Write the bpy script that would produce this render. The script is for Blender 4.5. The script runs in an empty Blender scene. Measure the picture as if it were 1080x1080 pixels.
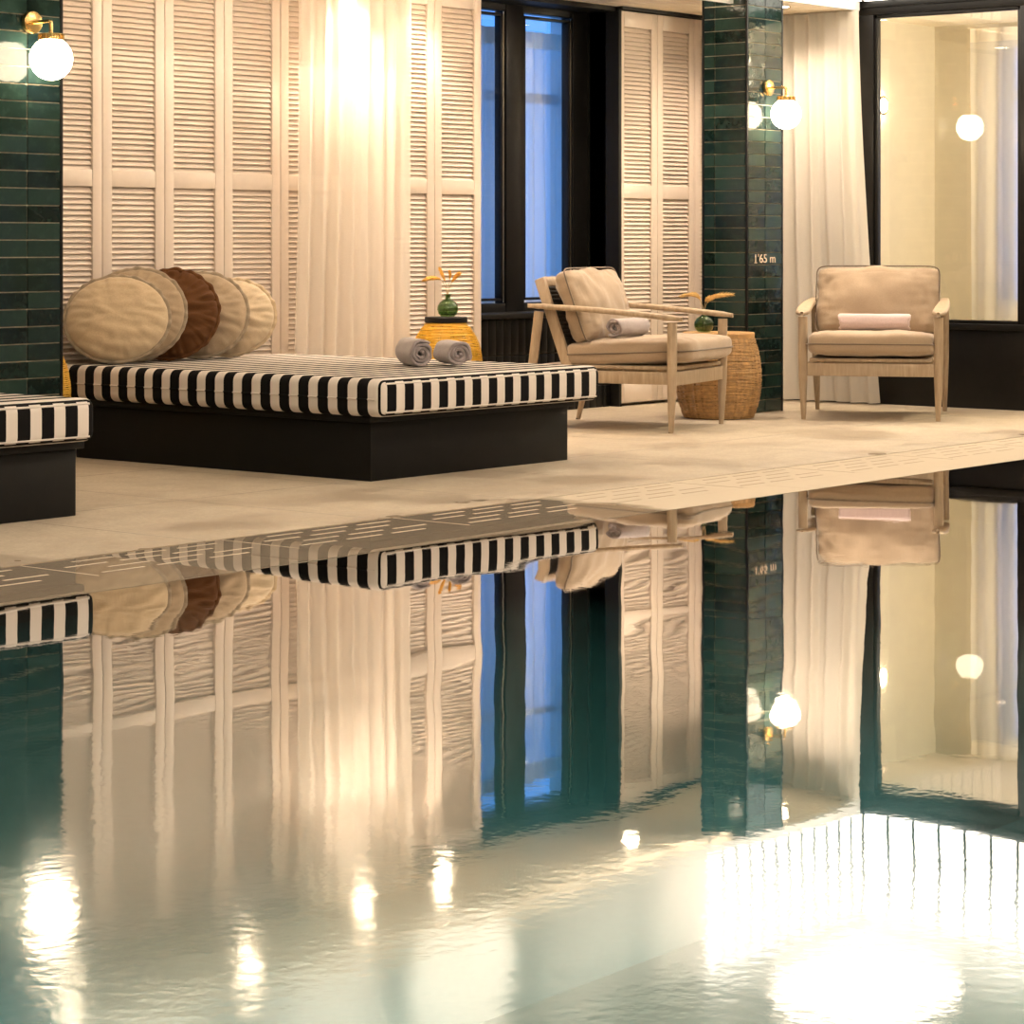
import bpy, bmesh, math, random
from mathutils import Vector, Matrix, noise
random.seed(7)
PI = math.pi
sc = bpy.context.scene
COL = sc.collection
sc.view_settings.view_transform = 'Standard'
sc.view_settings.look = 'None'
sc.view_settings.gamma = 1.0
sc.view_settings.use_curve_mapping = False
sc.view_settings.exposure = 0.50

# ------------------------------------------------------------------ materials
class NT:
    def __init__(s, name):
        s.m = bpy.data.materials.new(name); s.m.use_nodes = True
        s.t = s.m.node_tree; s.t.nodes.clear()
        s.out = s.n('ShaderNodeOutputMaterial')
    def n(s, typ, **kw):
        x = s.t.nodes.new(typ)
        for k, v in kw.items():
            if k.startswith('i_'):
                key = k[2:].replace('_', ' ')
                x.inputs[key].default_value = v
            else: setattr(x, k, v)
        return x
    def l(s, a, b): s.t.links.new(a, b)
    def math(s, op, a, b=None, c=None):
        x = s.n('ShaderNodeMath', operation=op)
        for i, v in enumerate((a, b, c)):
            if v is None: continue
            if isinstance(v, (int, float)): x.inputs[i].default_value = v
            else: s.l(v, x.inputs[i])
        return x.outputs[0]
    def mix(s, f, a, b):
        x = s.n('ShaderNodeMix', data_type='RGBA')
        for i, v in ((0, f), (6, a), (7, b)):
            if isinstance(v, (int, float)): x.inputs[i].default_value = v
            elif isinstance(v, tuple): x.inputs[i].default_value = (*v[:3], 1)
            else: s.l(v, x.inputs[i])
        return x.outputs[2]
    def ramp(s, f, p0, p1, c0=0.0, c1=1.0):
        x = s.n('ShaderNodeMapRange'); x.inputs[1].default_value = p0; x.inputs[2].default_value = p1
        x.inputs[3].default_value = c0; x.inputs[4].default_value = c1
        s.l(f, x.inputs[0]); return x.outputs[0]
    def obj(s): return s.n('ShaderNodeTexCoord').outputs['Object']
    def noise(s, vec, scale, detail=3, rough=.5):
        x = s.n('ShaderNodeTexNoise'); x.inputs['Scale'].default_value = scale
        x.inputs['Detail'].default_value = detail; x.inputs['Roughness'].default_value = rough
        s.l(vec, x.inputs['Vector']); return x.outputs['Fac']
    def mapping(s, vec, sc):
        x = s.n('ShaderNodeMapping'); x.inputs['Scale'].default_value = sc; s.l(vec, x.inputs[0]); return x.outputs[0]
    def bump(s, h, strength=.3, dist=.01):
        x = s.n('ShaderNodeBump'); x.inputs['Strength'].default_value = strength
        x.inputs['Distance'].default_value = dist; s.l(h, x.inputs['Height']); return x.outputs[0]
    def pbr(s, col, rough=.5, metal=0, normal=None, **kw):
        p = s.n('ShaderNodeBsdfPrincipled')
        if isinstance(col, tuple): p.inputs['Base Color'].default_value = (*col[:3], 1)
        else: s.l(col, p.inputs['Base Color'])
        if isinstance(rough, (int, float)): p.inputs['Roughness'].default_value = rough
        else: s.l(rough, p.inputs['Roughness'])
        p.inputs['Metallic'].default_value = metal
        if normal is not None: s.l(normal, p.inputs['Normal'])
        for k, v in kw.items(): p.inputs[k.replace('_', ' ')].default_value = v
        return p
    def fresnel(s, ior, nrm=None):
        # same reflectance from both sides of a thin pane or surface
        g = s.n('ShaderNodeNewGeometry'); x = s.n('ShaderNodeFresnel')
        s.l(s.ramp(g.outputs['Backfacing'], 0, 1, ior, 1/ior), x.inputs['IOR'])
        if nrm is not None: s.l(nrm, x.inputs['Normal'])
        return x.outputs[0]
    def done(s, sh):
        s.l(sh if not hasattr(sh, 'outputs') else sh.outputs[0], s.out.inputs[0]); return s.m

def simple(name, col, rough=.5, metal=0, **kw):
    t = NT(name); return t.done(t.pbr(col, rough, metal, **kw))
def grainy(name, col, rough=.5, scale=60, amt=.12, bump=.15, stretch=(1,1,1), **kw):
    t = NT(name); v = t.mapping(t.obj(), stretch); f = t.noise(v, scale, 4)
    lo = tuple(c*(1-amt) for c in col); hi = tuple(min(1, c*(1+amt)) for c in col)
    return t.done(t.pbr(t.mix(t.ramp(f, .3, .7), lo, hi), rough, 0, t.bump(f, bump, .003), **kw))
def emis(name, col, strength):
    t = NT(name); e = t.n('ShaderNodeEmission'); e.inputs[0].default_value = (*col, 1); e.inputs[1].default_value = strength
    return t.done(e)

M = {}
M['white_paint'] = grainy('white paint', (.67, .57, .485), .42, 30, .02, .03)
M['plaster'] = grainy('plaster', (.62, .55, .45), .8, 12, .04, .05)
M['white_plaster'] = grainy('white plaster', (.80, .78, .74), .7, 12, .03, .04)
M['room_wall'] = grainy('room wall', (.64, .575, .45), .7, 12, .03, .03)
M['black'] = grainy('black lacquer', (.005, .0045, .004), .5, 25, .2, .04, Specular_IOR_Level=.25)
M['black_frame'] = grainy('black frame', (.006, .0055, .005), .38, 25, .2, .03, Specular_IOR_Level=.3)
M['plinth'] = grainy('plinth black', (.0045, .004, .0035), .6, 20, .15, .04, Specular_IOR_Level=.22)
M['brass'] = simple('brass', (.78, .52, .20), .22, 1)
M['gleam'] = simple('spacer metal', (.72, .66, .52), .3, 1)  # bright metal for strips that imitate gleams along pane edges
M['dark_metal'] = simple('dark metal', (.03, .03, .03), .4, .8)
M['soffit'] = grainy('soffit pale wood', (.92, .80, .62), .55, 20, .08, .06, (.6, 12, 12))
M['lamp'] = emis('lit opal glass', (1, .80, .55), 26)
M['lens'] = emis('lit lens', (1, .80, .56), 60)
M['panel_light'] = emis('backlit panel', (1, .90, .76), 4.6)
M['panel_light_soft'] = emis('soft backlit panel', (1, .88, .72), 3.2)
M['added_hall_light'] = emis('hall fill light', (1, .805, .63), 17)  # glow of the added ceiling lights
M['fill_strip_light'] = emis('fill strip', (1, .80, .60), 34)  # glow of the added strip under the soffit
M['ring_light'] = emis('ring light', (1, .84, .60), 70)
M['text'] = simple('marking beige', (.80, .62, .48), .5)
M['cord_dark'] = grainy('dark cord', (.03, .024, .018), .7, 80, .3, .2)
M['rattan'] = grainy('rattan', (.52, .315, .13), .5, 40, .3, .2)
M['rattan_rib'] = grainy('rattan rib', (.20, .10, .035), .6, 40, .2, .2)
M['stool_top'] = grainy('stool top wood', (.52, .30, .12), .45, 14, .15, .1, (1, 9, 1))
M['yellow_rib'] = simple('yellow rib', (.30, .17, .015), .5)
M['straw'] = grainy('straw', (.75, .50, .18), .7, 60, .15, .1)
M['straw_dark'] = grainy('golden straw', (.78, .42, .07), .7, 60, .15, .1)
M['soil'] = grainy('stem', (.55, .40, .2), .7, 60, .15, .1)

def m_yellow():
    t = NT('yellow cord'); f = t.noise(t.obj(), 50, 2)
    c = t.mix(f, (.80, .46, .03), (.92, .62, .08))
    p = t.pbr(c, .35)
    tr = t.n('ShaderNodeBsdfTranslucent'); t.l(c, tr.inputs[0])
    mx = t.n('ShaderNodeMixShader'); mx.inputs[0].default_value = .35
    t.l(p.outputs[0], mx.inputs[1]); t.l(tr.outputs[0], mx.inputs[2]); return t.done(mx)
M['yellow'] = m_yellow()

def m_wood():
    t = NT('pale teak'); o = t.obj()
    f = t.noise(t.mapping(o, (18, 18, 2.5)), 3, 5, .6); g = t.noise(o, 3, 2)
    c = t.mix(t.ramp(f, .3, .72), (.33, .235, .145), (.50, .385, .26))
    c = t.mix(t.ramp(g, .35, .7, 0, .35), c, (.40, .33, .25))
    return t.done(t.pbr(c, .5, 0, t.bump(f, .12, .002)))
M['teak'] = m_wood()

def m_fabric(name, col, scale=420, amt=.14, var=.1, sheen=.3):
    t = NT(name); o = t.obj()
    f = t.noise(o, scale, 2); a = t.noise(t.mapping(o, (1, 1, 6)), 90, 3); b = t.noise(o, 5, 2)
    h = t.math('ADD', f, t.math('MULTIPLY', a, .6))
    c = t.mix(t.ramp(h, .55, 1.05), tuple(x*(1-amt) for x in col), tuple(min(1, x*(1+amt)) for x in col))
    c = t.mix(t.ramp(b, .3, .7, 0, var), c, tuple(x*.8 for x in col))
    p = t.pbr(c, .9, 0, t.bump(h, .25, .002)); p.inputs['Sheen Weight'].default_value = sheen
    return t.done(p)
M['chair_fabric'] = m_fabric('chair fabric', (.375, .28, .19))
M['chair_piping'] = m_fabric('chair piping', (.17, .125, .085))
M['cush_cream'] = m_fabric('cushion cream linen', (.52, .40, .255))
M['cush_taupe'] = m_fabric('cushion taupe linen', (.38, .285, .185))
M['cush_brown'] = m_fabric('cushion brown velvet', (.095, .031, .002), 300, .2, .3, 0)
M['cush_ivory'] = m_fabric('cushion ivory linen', (.54, .43, .29))
M['flange_taupe'] = m_fabric('flange taupe', (.30, .235, .16))
M['towel'] = m_fabric('grey towel', (.36, .305, .30), 260, .22, .2, .4)
M['towel_pale'] = m_fabric('pale towel', (.58, .46, .45), 260, .12, .1, .4)

def m_stripe():
    t = NT('black white stripes'); tc = t.n('ShaderNodeTexCoord')
    s = t.n('ShaderNodeSeparateXYZ'); t.l(tc.outputs['Object'], s.inputs[0])
    ns = t.n('ShaderNodeSeparateXYZ'); t.l(tc.outputs['Normal'], ns.inputs[0])
    front = t.math('GREATER_THAN', t.math('ABSOLUTE', ns.outputs[1]), .72)
    def st(c, off, per):
        q = t.math('DIVIDE', t.math('SUBTRACT', c, off), per)
        q = t.math('FRACT', t.math('ADD', q, 100.5))
        return t.math('LESS_THAN', t.math('ABSOLUTE', t.math('SUBTRACT', q, .5)), .265)
    a = st(s.outputs[1], .785, .1125); b = st(s.outputs[0], .738, .1092)
    fx = t.n('ShaderNodeMix', data_type='FLOAT'); t.l(front, fx.inputs[0]); t.l(a, fx.inputs[2]); t.l(b, fx.inputs[3])
    w = t.noise(tc.outputs['Object'], 500, 2)
    c = t.mix(fx.outputs[0], (.70, .635, .57), (.0045, .004, .004))
    return t.done(t.pbr(c, .9, 0, t.bump(w, .15, .002), Specular_IOR_Level=.15))
M['stripe'] = m_stripe()

def m_tile():
    t = NT('green glazed tile'); o = t.obj()
    at = t.n('ShaderNodeAttribute', attribute_name='tile'); v = at.outputs['Fac']
    f = t.noise(o, 26, 4, .6); g = t.noise(o, 70, 3, .7)
    c = t.mix(v, (.003, .009, .007), (.020, .044, .035))
    c = t.mix(t.ramp(t.noise(o, 3.0, 2), .45, .75, 0, .6), c, (.012, .026, .040))
    c = t.mix(t.ramp(f, .5, .8, 0, .55), c, (.036, .070, .056))
    c = t.mix(t.ramp(g, .66, .76, 0, .35), c, (.075, .085, .07))
    h = t.math('ADD', t.math('MULTIPLY', t.noise(o, 11, 2), 1.0), t.math('MULTIPLY', g, .10))
    return t.done(t.pbr(c, .09, 0, t.bump(h, .45, .006), Specular_IOR_Level=.3))
M['tile'] = m_tile()
M['grout'] = grainy('grout', (.50, .42, .30), .85, 60, .15, .1)

def m_blacktile():
    t = NT('black wall tile'); o = t.obj()
    return t.done(t.pbr(t.mix(t.noise(o, 9, 2), (.003, .003, .003), (.009, .008, .007)), .3, 0, t.bump(t.noise(o, 14, 2), .25, .004), Specular_IOR_Level=.2))
M['black_tile'] = m_blacktile()
M['grout_dark'] = grainy('dark grout', (.10, .085, .065), .8, 60, .2, .1)

def m_floor():
    t = NT('stone paving'); o = t.obj(); s = t.n('ShaderNodeSeparateXYZ'); t.l(o, s.inputs[0])
    f = t.noise(o, 55, 5, .75); b = t.noise(o, 1.3, 4, .6); md = t.noise(o, 9, 4, .6)
    c = t.mix(t.ramp(f, .3, .7), (.38, .315, .23), (.57, .49, .375))
    c = t.mix(t.ramp(md, .42, .66, 0, .5), c, (.37, .295, .21))
    wet = t.ramp(b, .46, .58)
    near = t.ramp(s.outputs[1], 6.0, 8.2, 1.0, .12)
    wet = t.math('MULTIPLY', wet, near)
    c = t.mix(t.math('MULTIPLY', wet, .55), c, (.29, .225, .16))
    def joint(co, off, per):
        q = t.math('FRACT', t.math('ADD', t.math('DIVIDE', t.math('SUBTRACT', co, off), per), 50.5))
        return t.math('LESS_THAN', t.math('ABSOLUTE', t.math('SUBTRACT', q, .5)), .0042)
    j = t.math('MAXIMUM', joint(s.outputs[0], 6.67, .86), joint(s.outputs[1], 8.13, 1.04))
    c = t.mix(t.math('MULTIPLY', j, .9), c, (.20, .16, .115))
    r = t.math('SUBTRACT', .62, t.math('MULTIPLY', wet, .38))
    return t.done(t.pbr(c, r, 0, t.bump(f, .35, .004)))
M['floor'] = m_floor()

def m_wet(name, c0, c1):
    t = NT(name); o = t.obj(); f = t.noise(o, 90, 3, .6)
    s = t.n('ShaderNodeSeparateXYZ'); t.l(o, s.inputs[0])
    # the far stretch has dried off, the near stretch lies under a film of water
    e = t.math('ADD', s.outputs[0], t.math('MULTIPLY', t.noise(o, 2.5, 3), .5))
    wet = t.ramp(e, 7.82, 7.92, 1, .10)
    c = t.mix(wet, (.60, .52, .41), t.mix(f, c0, c1))
    p = t.pbr(c, .6, 0, None)
    t.l(wet, p.inputs['Coat Weight']); p.inputs['Coat IOR'].default_value = 1.36; p.inputs['Coat Roughness'].default_value = .012
    t.l(t.bump(t.noise(o, 2.2, 1), .004, .01), p.inputs['Coat Normal'])
    p.inputs['Specular IOR Level'].default_value = 0
    return t.done(p)
M['wet_stone'] = m_wet('wet coping stone', (.24, .20, .15), (.30, .25, .19))
M['wet_grate'] = m_wet('wet overflow stone', (.24, .20, .15), (.30, .25, .19))
def m_slot():
    t = NT('slot bar'); o = t.obj(); s = t.n('ShaderNodeSeparateXYZ'); t.l(o, s.inputs[0])
    return t.done(t.pbr(t.mix(t.ramp(s.outputs[0], 7.5, 7.7), (.56, .48, .385), (.34, .28, .21)), .75, Specular_IOR_Level=.1))
M['slot'] = m_slot()

def m_water():
    t = NT('pool water'); o = t.obj()
    s = t.n('ShaderNodeSeparateXYZ'); t.l(o, s.inputs[0])
    near = t.ramp(s.outputs[0], 2.2, 3.7, 1.0, 0.0)           # livelier water towards the near end
    a = t.noise(o, 1.4, 1, .4); b = t.noise(o, 11, 2, .5); c = t.noise(o, 38, 2, .5)
    patch = t.ramp(t.noise(t.mapping(o, (.5, 1.0, 1)), 1.7, 2), .5, .7)
    h = t.math('ADD', t.math('MULTIPLY', a, .34), t.math('MULTIPLY', b, t.math('ADD', t.math('MULTIPLY', near, .06), t.math('MULTIPLY', patch, .012))))
    h = t.math('ADD', h, t.math('MULTIPLY', c, t.math('ADD', t.math('MULTIPLY', near, .035), t.math('ADD', .003, t.math('MULTIPLY', patch, .004)))))
    nrm = t.bump(h, .12, .05)
    fr = t.math('MINIMUM', t.math('MULTIPLY', t.fresnel(1.34, nrm), 2.35), 1.0)
    g = t.n('ShaderNodeBsdfGlossy'); t.l(t.math('ADD', .015, t.math('MULTIPLY', near, .085)), g.inputs['Roughness']); t.l(nrm, g.inputs['Normal'])
    tr = t.n('ShaderNodeBsdfTransparent'); tr.inputs[0].default_value = (.72, .90, .90, 1)
    mx = t.n('ShaderNodeMixShader'); t.l(fr, mx.inputs[0]); t.l(tr.outputs[0], mx.inputs[1]); t.l(g.outputs[0], mx.inputs[2])
    return t.done(mx)
M['water'] = m_water()
def m_basin():
    t = NT('pool mosaic'); o = t.obj(); f = t.noise(o, 40, 3)
    return t.done(t.pbr(t.mix(f, (.075, .21, .22), (.115, .28, .29)), .5))
M['basin'] = m_basin()

def m_sheer(name, col, transp, trl=.5):
    t = NT(name); o = t.obj()
    w = t.noise(t.mapping(o, (500, 500, 700)), 1.0, 2)
    d = t.n('ShaderNodeBsdfDiffuse'); d.inputs[0].default_value = (*col, 1)
    r = t.n('ShaderNodeBsdfTranslucent'); r.inputs[0].default_value = (*col, 1)
    tr = t.n('ShaderNodeBsdfTransparent')
    m1 = t.n('ShaderNodeMixShader'); m1.inputs[0].default_value = trl
    t.l(d.outputs[0], m1.inputs[1]); t.l(r.outputs[0], m1.inputs[2])
    m2 = t.n('ShaderNodeMixShader'); t.l(t.ramp(w, .3, .7, transp-.05, transp+.05), m2.inputs[0])
    t.l(m1.outputs[0], m2.inputs[1]); t.l(tr.outputs[0], m2.inputs[2]); return t.done(m2)
M['sheer'] = m_sheer('sheer curtain', (.92, .86, .78), .22)
M['sheer_thick'] = m_sheer('linen curtain', (.90, .84, .75), .08, .4)
M['sheer_head'] = m_sheer('curtain heading', (.88, .82, .72), .05, .4)
M['sheer_window'] = m_sheer('window sheer', (.88, .86, .82), .33, .5)

def m_pane():
    t = NT('window pane'); fr = t.fresnel(1.5)
    g = t.n('ShaderNodeBsdfGlossy'); g.inputs['Roughness'].default_value = 0.0
    tr = t.n('ShaderNodeBsdfTransparent'); tr.inputs[0].default_value = (.95, .97, .96, 1)
    mx = t.n('ShaderNodeMixShader'); t.l(t.math('MINIMUM', t.math('MULTIPLY', fr, 1.0), 1), mx.inputs[0])
    t.l(tr.outputs[0], mx.inputs[1]); t.l(g.outputs[0], mx.inputs[2]); return t.done(mx)
M['pane'] = m_pane()
def m_vase():
    t = NT('green glass'); g = t.n('ShaderNodeBsdfGlossy'); g.inputs['Roughness'].default_value = .03
    tr = t.n('ShaderNodeBsdfTransparent'); tr.inputs[0].default_value = (.55, .68, .42, 1)
    d = t.n('ShaderNodeBsdfDiffuse'); d.inputs[0].default_value = (.07, .13, .045, 1)
    fr = t.fresnel(1.6)
    m0 = t.n('ShaderNodeMixShader'); m0.inputs[0].default_value = .18; t.l(tr.outputs[0], m0.inputs[1]); t.l(d.outputs[0], m0.inputs[2])
    mx = t.n('ShaderNodeMixShader'); t.l(fr, mx.inputs[0]); t.l(m0.outputs[0], mx.inputs[1]); t.l(g.outputs[0], mx.inputs[2])
    return t.done(mx)
M['vase'] = m_vase()

# ------------------------------------------------------------------ mesh helpers
class MB:
    def __init__(s): s.v = []; s.f = []; s.a = []
    def quad(s, *ids): s.f.append(ids)
    def box(s, x0, x1, y0, y1, z0, z1, mat=None):
        b = len(s.v)
        for z in (z0, z1):
            for (x, y) in ((x0, y0), (x1, y0), (x1, y1), (x0, y1)):
                p = Vector((x, y, z)); s.v.append(mat @ p if mat else p)
        for q in ((3, 2, 1, 0), (4, 5, 6, 7), (0, 1, 5, 4), (1, 2, 6, 5), (2, 3, 7, 6), (3, 0, 4, 7)):
            s.f.append(tuple(b+i for i in q))
        return b
    def tube(s, pts, rad, n=12, cap=True):
        pts = [Vector(p) for p in pts]
        if not isinstance(rad, (list, tuple)): rad = [rad]*len(pts)
        b = len(s.v); ref = None
        for i, p in enumerate(pts):
            t = (pts[min(i+1, len(pts)-1)] - pts[max(i-1, 0)]).normalized()
            if ref is None:
                ref = t.orthogonal().normalized()
            ref = (ref - t*ref.dot(t)).normalized(); bi = t.cross(ref)
            for k in range(n):
                a = 2*PI*k/n; s.v.append(p + (ref*math.cos(a) + bi*math.sin(a))*rad[i])
        for i in range(len(pts)-1):
            for k in range(n):
                s.f.append((b+i*n+k, b+i*n+(k+1) % n, b+(i+1)*n+(k+1) % n, b+(i+1)*n+k))
        if cap:
            s.f.append(tuple(b+k for k in reversed(range(n)))); e = b+(len(pts)-1)*n; s.f.append(tuple(e+k for k in range(n)))
    def loop_tube(s, pts, r, n=6):
        pts = [Vector(p) for p in pts]; N = len(pts); b = len(s.v)
        cen = sum(pts, Vector())/N
        for i, p in enumerate(pts):
            t = (pts[(i+1) % N]-pts[i-1]).normalized(); o = (p-cen); o = (o-t*o.dot(t)).normalized(); bi = t.cross(o)
            for k in range(n):
                a = 2*PI*k/n; s.v.append(p+(o*math.cos(a)+bi*math.sin(a))*r)
        for i in range(N):
            for k in range(n):
                j = (i+1) % N
                s.f.append((b+i*n+k, b+i*n+(k+1) % n, b+j*n+(k+1) % n, b+j*n+k))
    def lathe(s, prof, n=40, cen=(0, 0, 0), close=True):
        b = len(s.v); c = Vector(cen)
        for (r, z) in prof:
            for k in range(n):
                a = 2*PI*k/n; s.v.append(c+Vector((r*math.cos(a), r*math.sin(a), z)))
        for i in range(len(prof)-1):
            for k in range(n):
                s.f.append((b+i*n+k, b+i*n+(k+1) % n, b+(i+1)*n+(k+1) % n, b+(i+1)*n+k))
        if close:
            s.f.append(tuple(b+k for k in reversed(range(n)))); e = b+(len(prof)-1)*n; s.f.append(tuple(e+k for k in range(n)))
    def grid(s, fn, nu, nv, wrap=False):
        b = len(s.v)
        for j in range(nv+1):
            for i in range(nu+1): s.v.append(Vector(fn(i/nu, j/nv)))
        w = nu+1
        for j in range(nv):
            for i in range(nu): s.f.append((b+j*w+i, b+j*w+i+1, b+(j+1)*w+i+1, b+(j+1)*w+i))
    def build(s, name, mat, parent=None, loc=None, smooth=False, bevel=0, seg=2, angle=None):
        me = bpy.data.meshes.new(name); me.from_pydata([tuple(v) for v in s.v], [], s.f); me.update()
        if len(s.a) == len(s.v) and s.a:
            at = me.attributes.new('tile', 'FLOAT', 'POINT')
            for i, x in enumerate(s.a): at.data[i].value = x
        if bevel:
            bm = bmesh.new(); bm.from_mesh(me)
            es = [e for e in bm.edges if len(e.link_faces) == 2 and e.calc_face_angle(0) > .6]
            bmesh.ops.bevel(bm, geom=es, offset=bevel, segments=seg, affect='EDGES', profile=.5)
            bm.to_mesh(me); bm.free()
        if smooth or bevel:
            me.polygons.foreach_set('use_smooth', [True]*len(me.polygons))
            if smooth != 'all':
                me.set_sharp_from_angle(angle=angle or .7)
        me.materials.append(M[mat] if isinstance(mat, str) else mat)
        o = bpy.data.objects.new(name, me); COL.objects.link(o)
        if parent is not None: o.parent = parent
        if loc is not None: o.location = loc
        return o
def tag(o, label, cat, group=None):
    o['label'] = label; o['category'] = cat
    if group: o['group'] = group
    return o
def thing(name, label, cat, loc=(0, 0, 0), rz=0, group=None):
    o = bpy.data.objects.new(name, None); COL.objects.link(o); o.empty_display_size = .1
    o.location = loc; o.rotation_euler = (0, 0, rz); return tag(o, label, cat, group)
def struct(o): o['kind'] = 'structure'; return o
def dup(o, label=None, loc=None, rz=None, parent=None):
    c = o.copy(); COL.objects.link(c)
    if parent is not None: c.parent = parent
    if label: c['label'] = label
    if loc is not None: c.location = loc
    if rz is not None: c.rotation_euler = (0, 0, rz)
    for ch in list(o.children): dup(ch, parent=c)
    return c
def sbox(name, mat, *a, parent=None, bevel=0):
    m = MB(); m.box(*a); o = m.build(name, mat, parent, bevel=bevel); return struct(o) if parent is None else o
def softbox(sx, sy, sz, n=14, e=5.0, ez=3.0, wr=.0, seed=0, dome=0.0):
    """rounded upholstery block centred on the origin"""
    bm = bmesh.new(); bmesh.ops.create_cube(bm, size=2)
    bmesh.ops.subdivide_edges(bm, edges=bm.edges[:], cuts=n, use_grid_fill=True)
    for v in bm.verts:
        p = v.co.copy()
        # squeeze the sample positions towards the edges for a smooth roll
        p = Vector([math.sin(c*PI/2) if abs(c) < 1 else c for c in p])
        rr = (abs(p.x)**e + abs(p.y)**e)**(1/e)
        k = (max(rr, 1e-6)**ez + abs(p.z)**ez)**(1/ez)
        mx = max(abs(p.x), abs(p.y), abs(p.z))
        q = p/k*mx if k > 0 else p
        q = q/1.0
        d = dome*max(0, 1-p.x*p.x)*max(0, 1-p.y*p.y)
        q.z *= 1+d
        r = Vector((q.x*sx/2, q.y*sy/2, q.z*sz/2))
        if wr:
            nn = noise.noise(r*7+Vector((seed, 0, 0)))*wr + noise.noise(Vector((r.x*24, r.y*11, r.z*9+seed)))*wr*.5 + noise.noise(Vector((r.x*13+3, r.y*30, seed)))*wr*.4*abs(p.x)
            r += Vector((p.x*.3, p.y*.3, p.z)).normalized()*nn
        v.co = r
    m = MB(); bm.verts.index_update()
    m.v = [v.co.copy() for v in bm.verts]; m.f = [tuple(v.index for v in f.verts) for f in bm.faces]; bm.free()
    return m

# ------------------------------------------------------------------ camera
CAM = bpy.data.cameras.new('camera'); cam = bpy.data.objects.new('camera', CAM); COL.objects.link(cam)
H = 1.0; TH = math.radians(39.2)
cam.location = (0, 0, H); cam.rotation_euler = (PI/2, 0, TH-PI/2)
CAM.sensor_width = 36; CAM.lens = 2639/1080*36; CAM.shift_y = -286/1080; CAM.clip_start = .05
sc.camera = cam
FW = Vector((math.cos(TH), math.sin(TH), 0)); RT = Vector((math.sin(TH), -math.cos(TH), 0))

# ------------------------------------------------------------------ room shell
WY = 9.05      # shutter plane
WX = 13.30     # right wall plane
EDGE = 5.44    # pool edge
PX0, PX1, PY0 = -1.0, 11.8, .6
m = MB()
for (x0, x1, y0, y1) in ((-3, WX+.1, 6.06, 9.75), (-3, WX+.1, -3, PY0), (-3, PX0, PY0, 6.06), (PX1, WX+.1, PY0, 6.06)):
    m.box(x0, x1, y0, y1, -.12, 0)
struct(m.build('floor', 'floor'))
# pool basin, coping and overflow strip
m = MB()
m.box(PX0-.1, PX1+.1, PY0-.1, EDGE+.6, -1.75, -1.65)
m.box(PX0-.1, PX1+.1, EDGE, EDGE+.1, -1.65, -.06); m.box(PX0-.1, PX1+.1, PY0-.1, PY0, -1.65, -.121)
m.box(PX0-.1, PX0, PY0, EDGE, -1.65, -.121); m.box(PX1, PX1+.1, PY0, EDGE, -1.65, -.121)
struct(m.build('pool_basin', 'basin'))
m = MB(); m.box(PX0, PX1, PY0, EDGE, -.008, -.007)
w = MB(); w.v = [Vector(p) for p in ((PX0, PY0, -.0032), (PX1, PY0, -.0032), (PX1, EDGE, -.0032), (PX0, EDGE, -.0032))]; w.f = [(0, 1, 2, 3)]
wo = w.build('pool_water', 'water'); wo['kind'] = 'stuff'; tag(wo, 'teal pool water with soft ripples mirroring the lounge', 'water')
m = MB()
x = PX0
while x < PX1-.01:
    m.box(x+.0006, min(x+1.2, PX1)-.0006, EDGE, 5.669, -.06, -.002); x += 1.2
struct(m.build('trim_1', 'wet_stone'))
m = MB(); m2 = MB(); x = PX0
while x < PX1-.01:
    x1 = min(x+.86, PX1)
    m.box(x+.001, x1-.001, 5.670, 6.059, -.06, -.002)
    for r, yy in enumerate((5.735, 5.82, 5.905, 5.99)):
        xx = x+.06+(.10 if r % 2 else 0)
        while xx+.17 < x1-.03:
            m2.box(xx, xx+.17, yy, yy+.013, -.03, -.0015); xx += .225
    m2.box(x-.003, x+.003, 5.69, 6.05, -.03, -.0015)
    x = x1
gr = struct(m.build('overflow_grating', 'wet_grate'))
m2.build('grating_slots', 'slot', gr)

# walls round the hall
WD = (10.80, 12.09)     # window opening along X
m = MB(); m.box(-3, WD[0], 9.13, 9.25, 0, 3.2); m.box(WD[1], 15.2, 9.13, 9.25, 0, 3.2); m.box(WD[0], WD[1], 9.13, 9.25, 2.41, 3.2)
struct(m.build('wall_back', 'plaster'))
sbox('wall_front', 'white_plaster', -3, 13.4, -3.1, -3, 0, 3.2)
sbox('wall_left', 'white_plaster', -3.1, -3, -3.1, 9.2, 0, 3.2)
sbox('ceiling', 'white_plaster', -3.1, 15.2, -3.1, 9.25, 3.2, 3.3)
# soffit of pale slats
m = MB(); y = 8.12
while y < 9.12:
    m.box(-3, WX-.02, y, min(y+.088, 9.125), 2.415, 2.435); y += .1
so = struct(m.build('ceiling_soffit', 'soffit', bevel=.002))
sbox('soffit_backing', 'dark_metal', -3, WX, 8.1, 9.13, 2.45, 2.47, parent=so)
sbox('trim_2', 'white_plaster', -3, WX-.03, 8.065, 8.105, 2.415, 3.2)
# shutter head track
sbox('trim_3', 'black', -3, WD[0], 9.0, 9.12, 2.396, 2.414); sbox('trim_4', 'black', WD[1], WX-.02, 9.0, 9.12, 2.396, 2.414)

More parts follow.
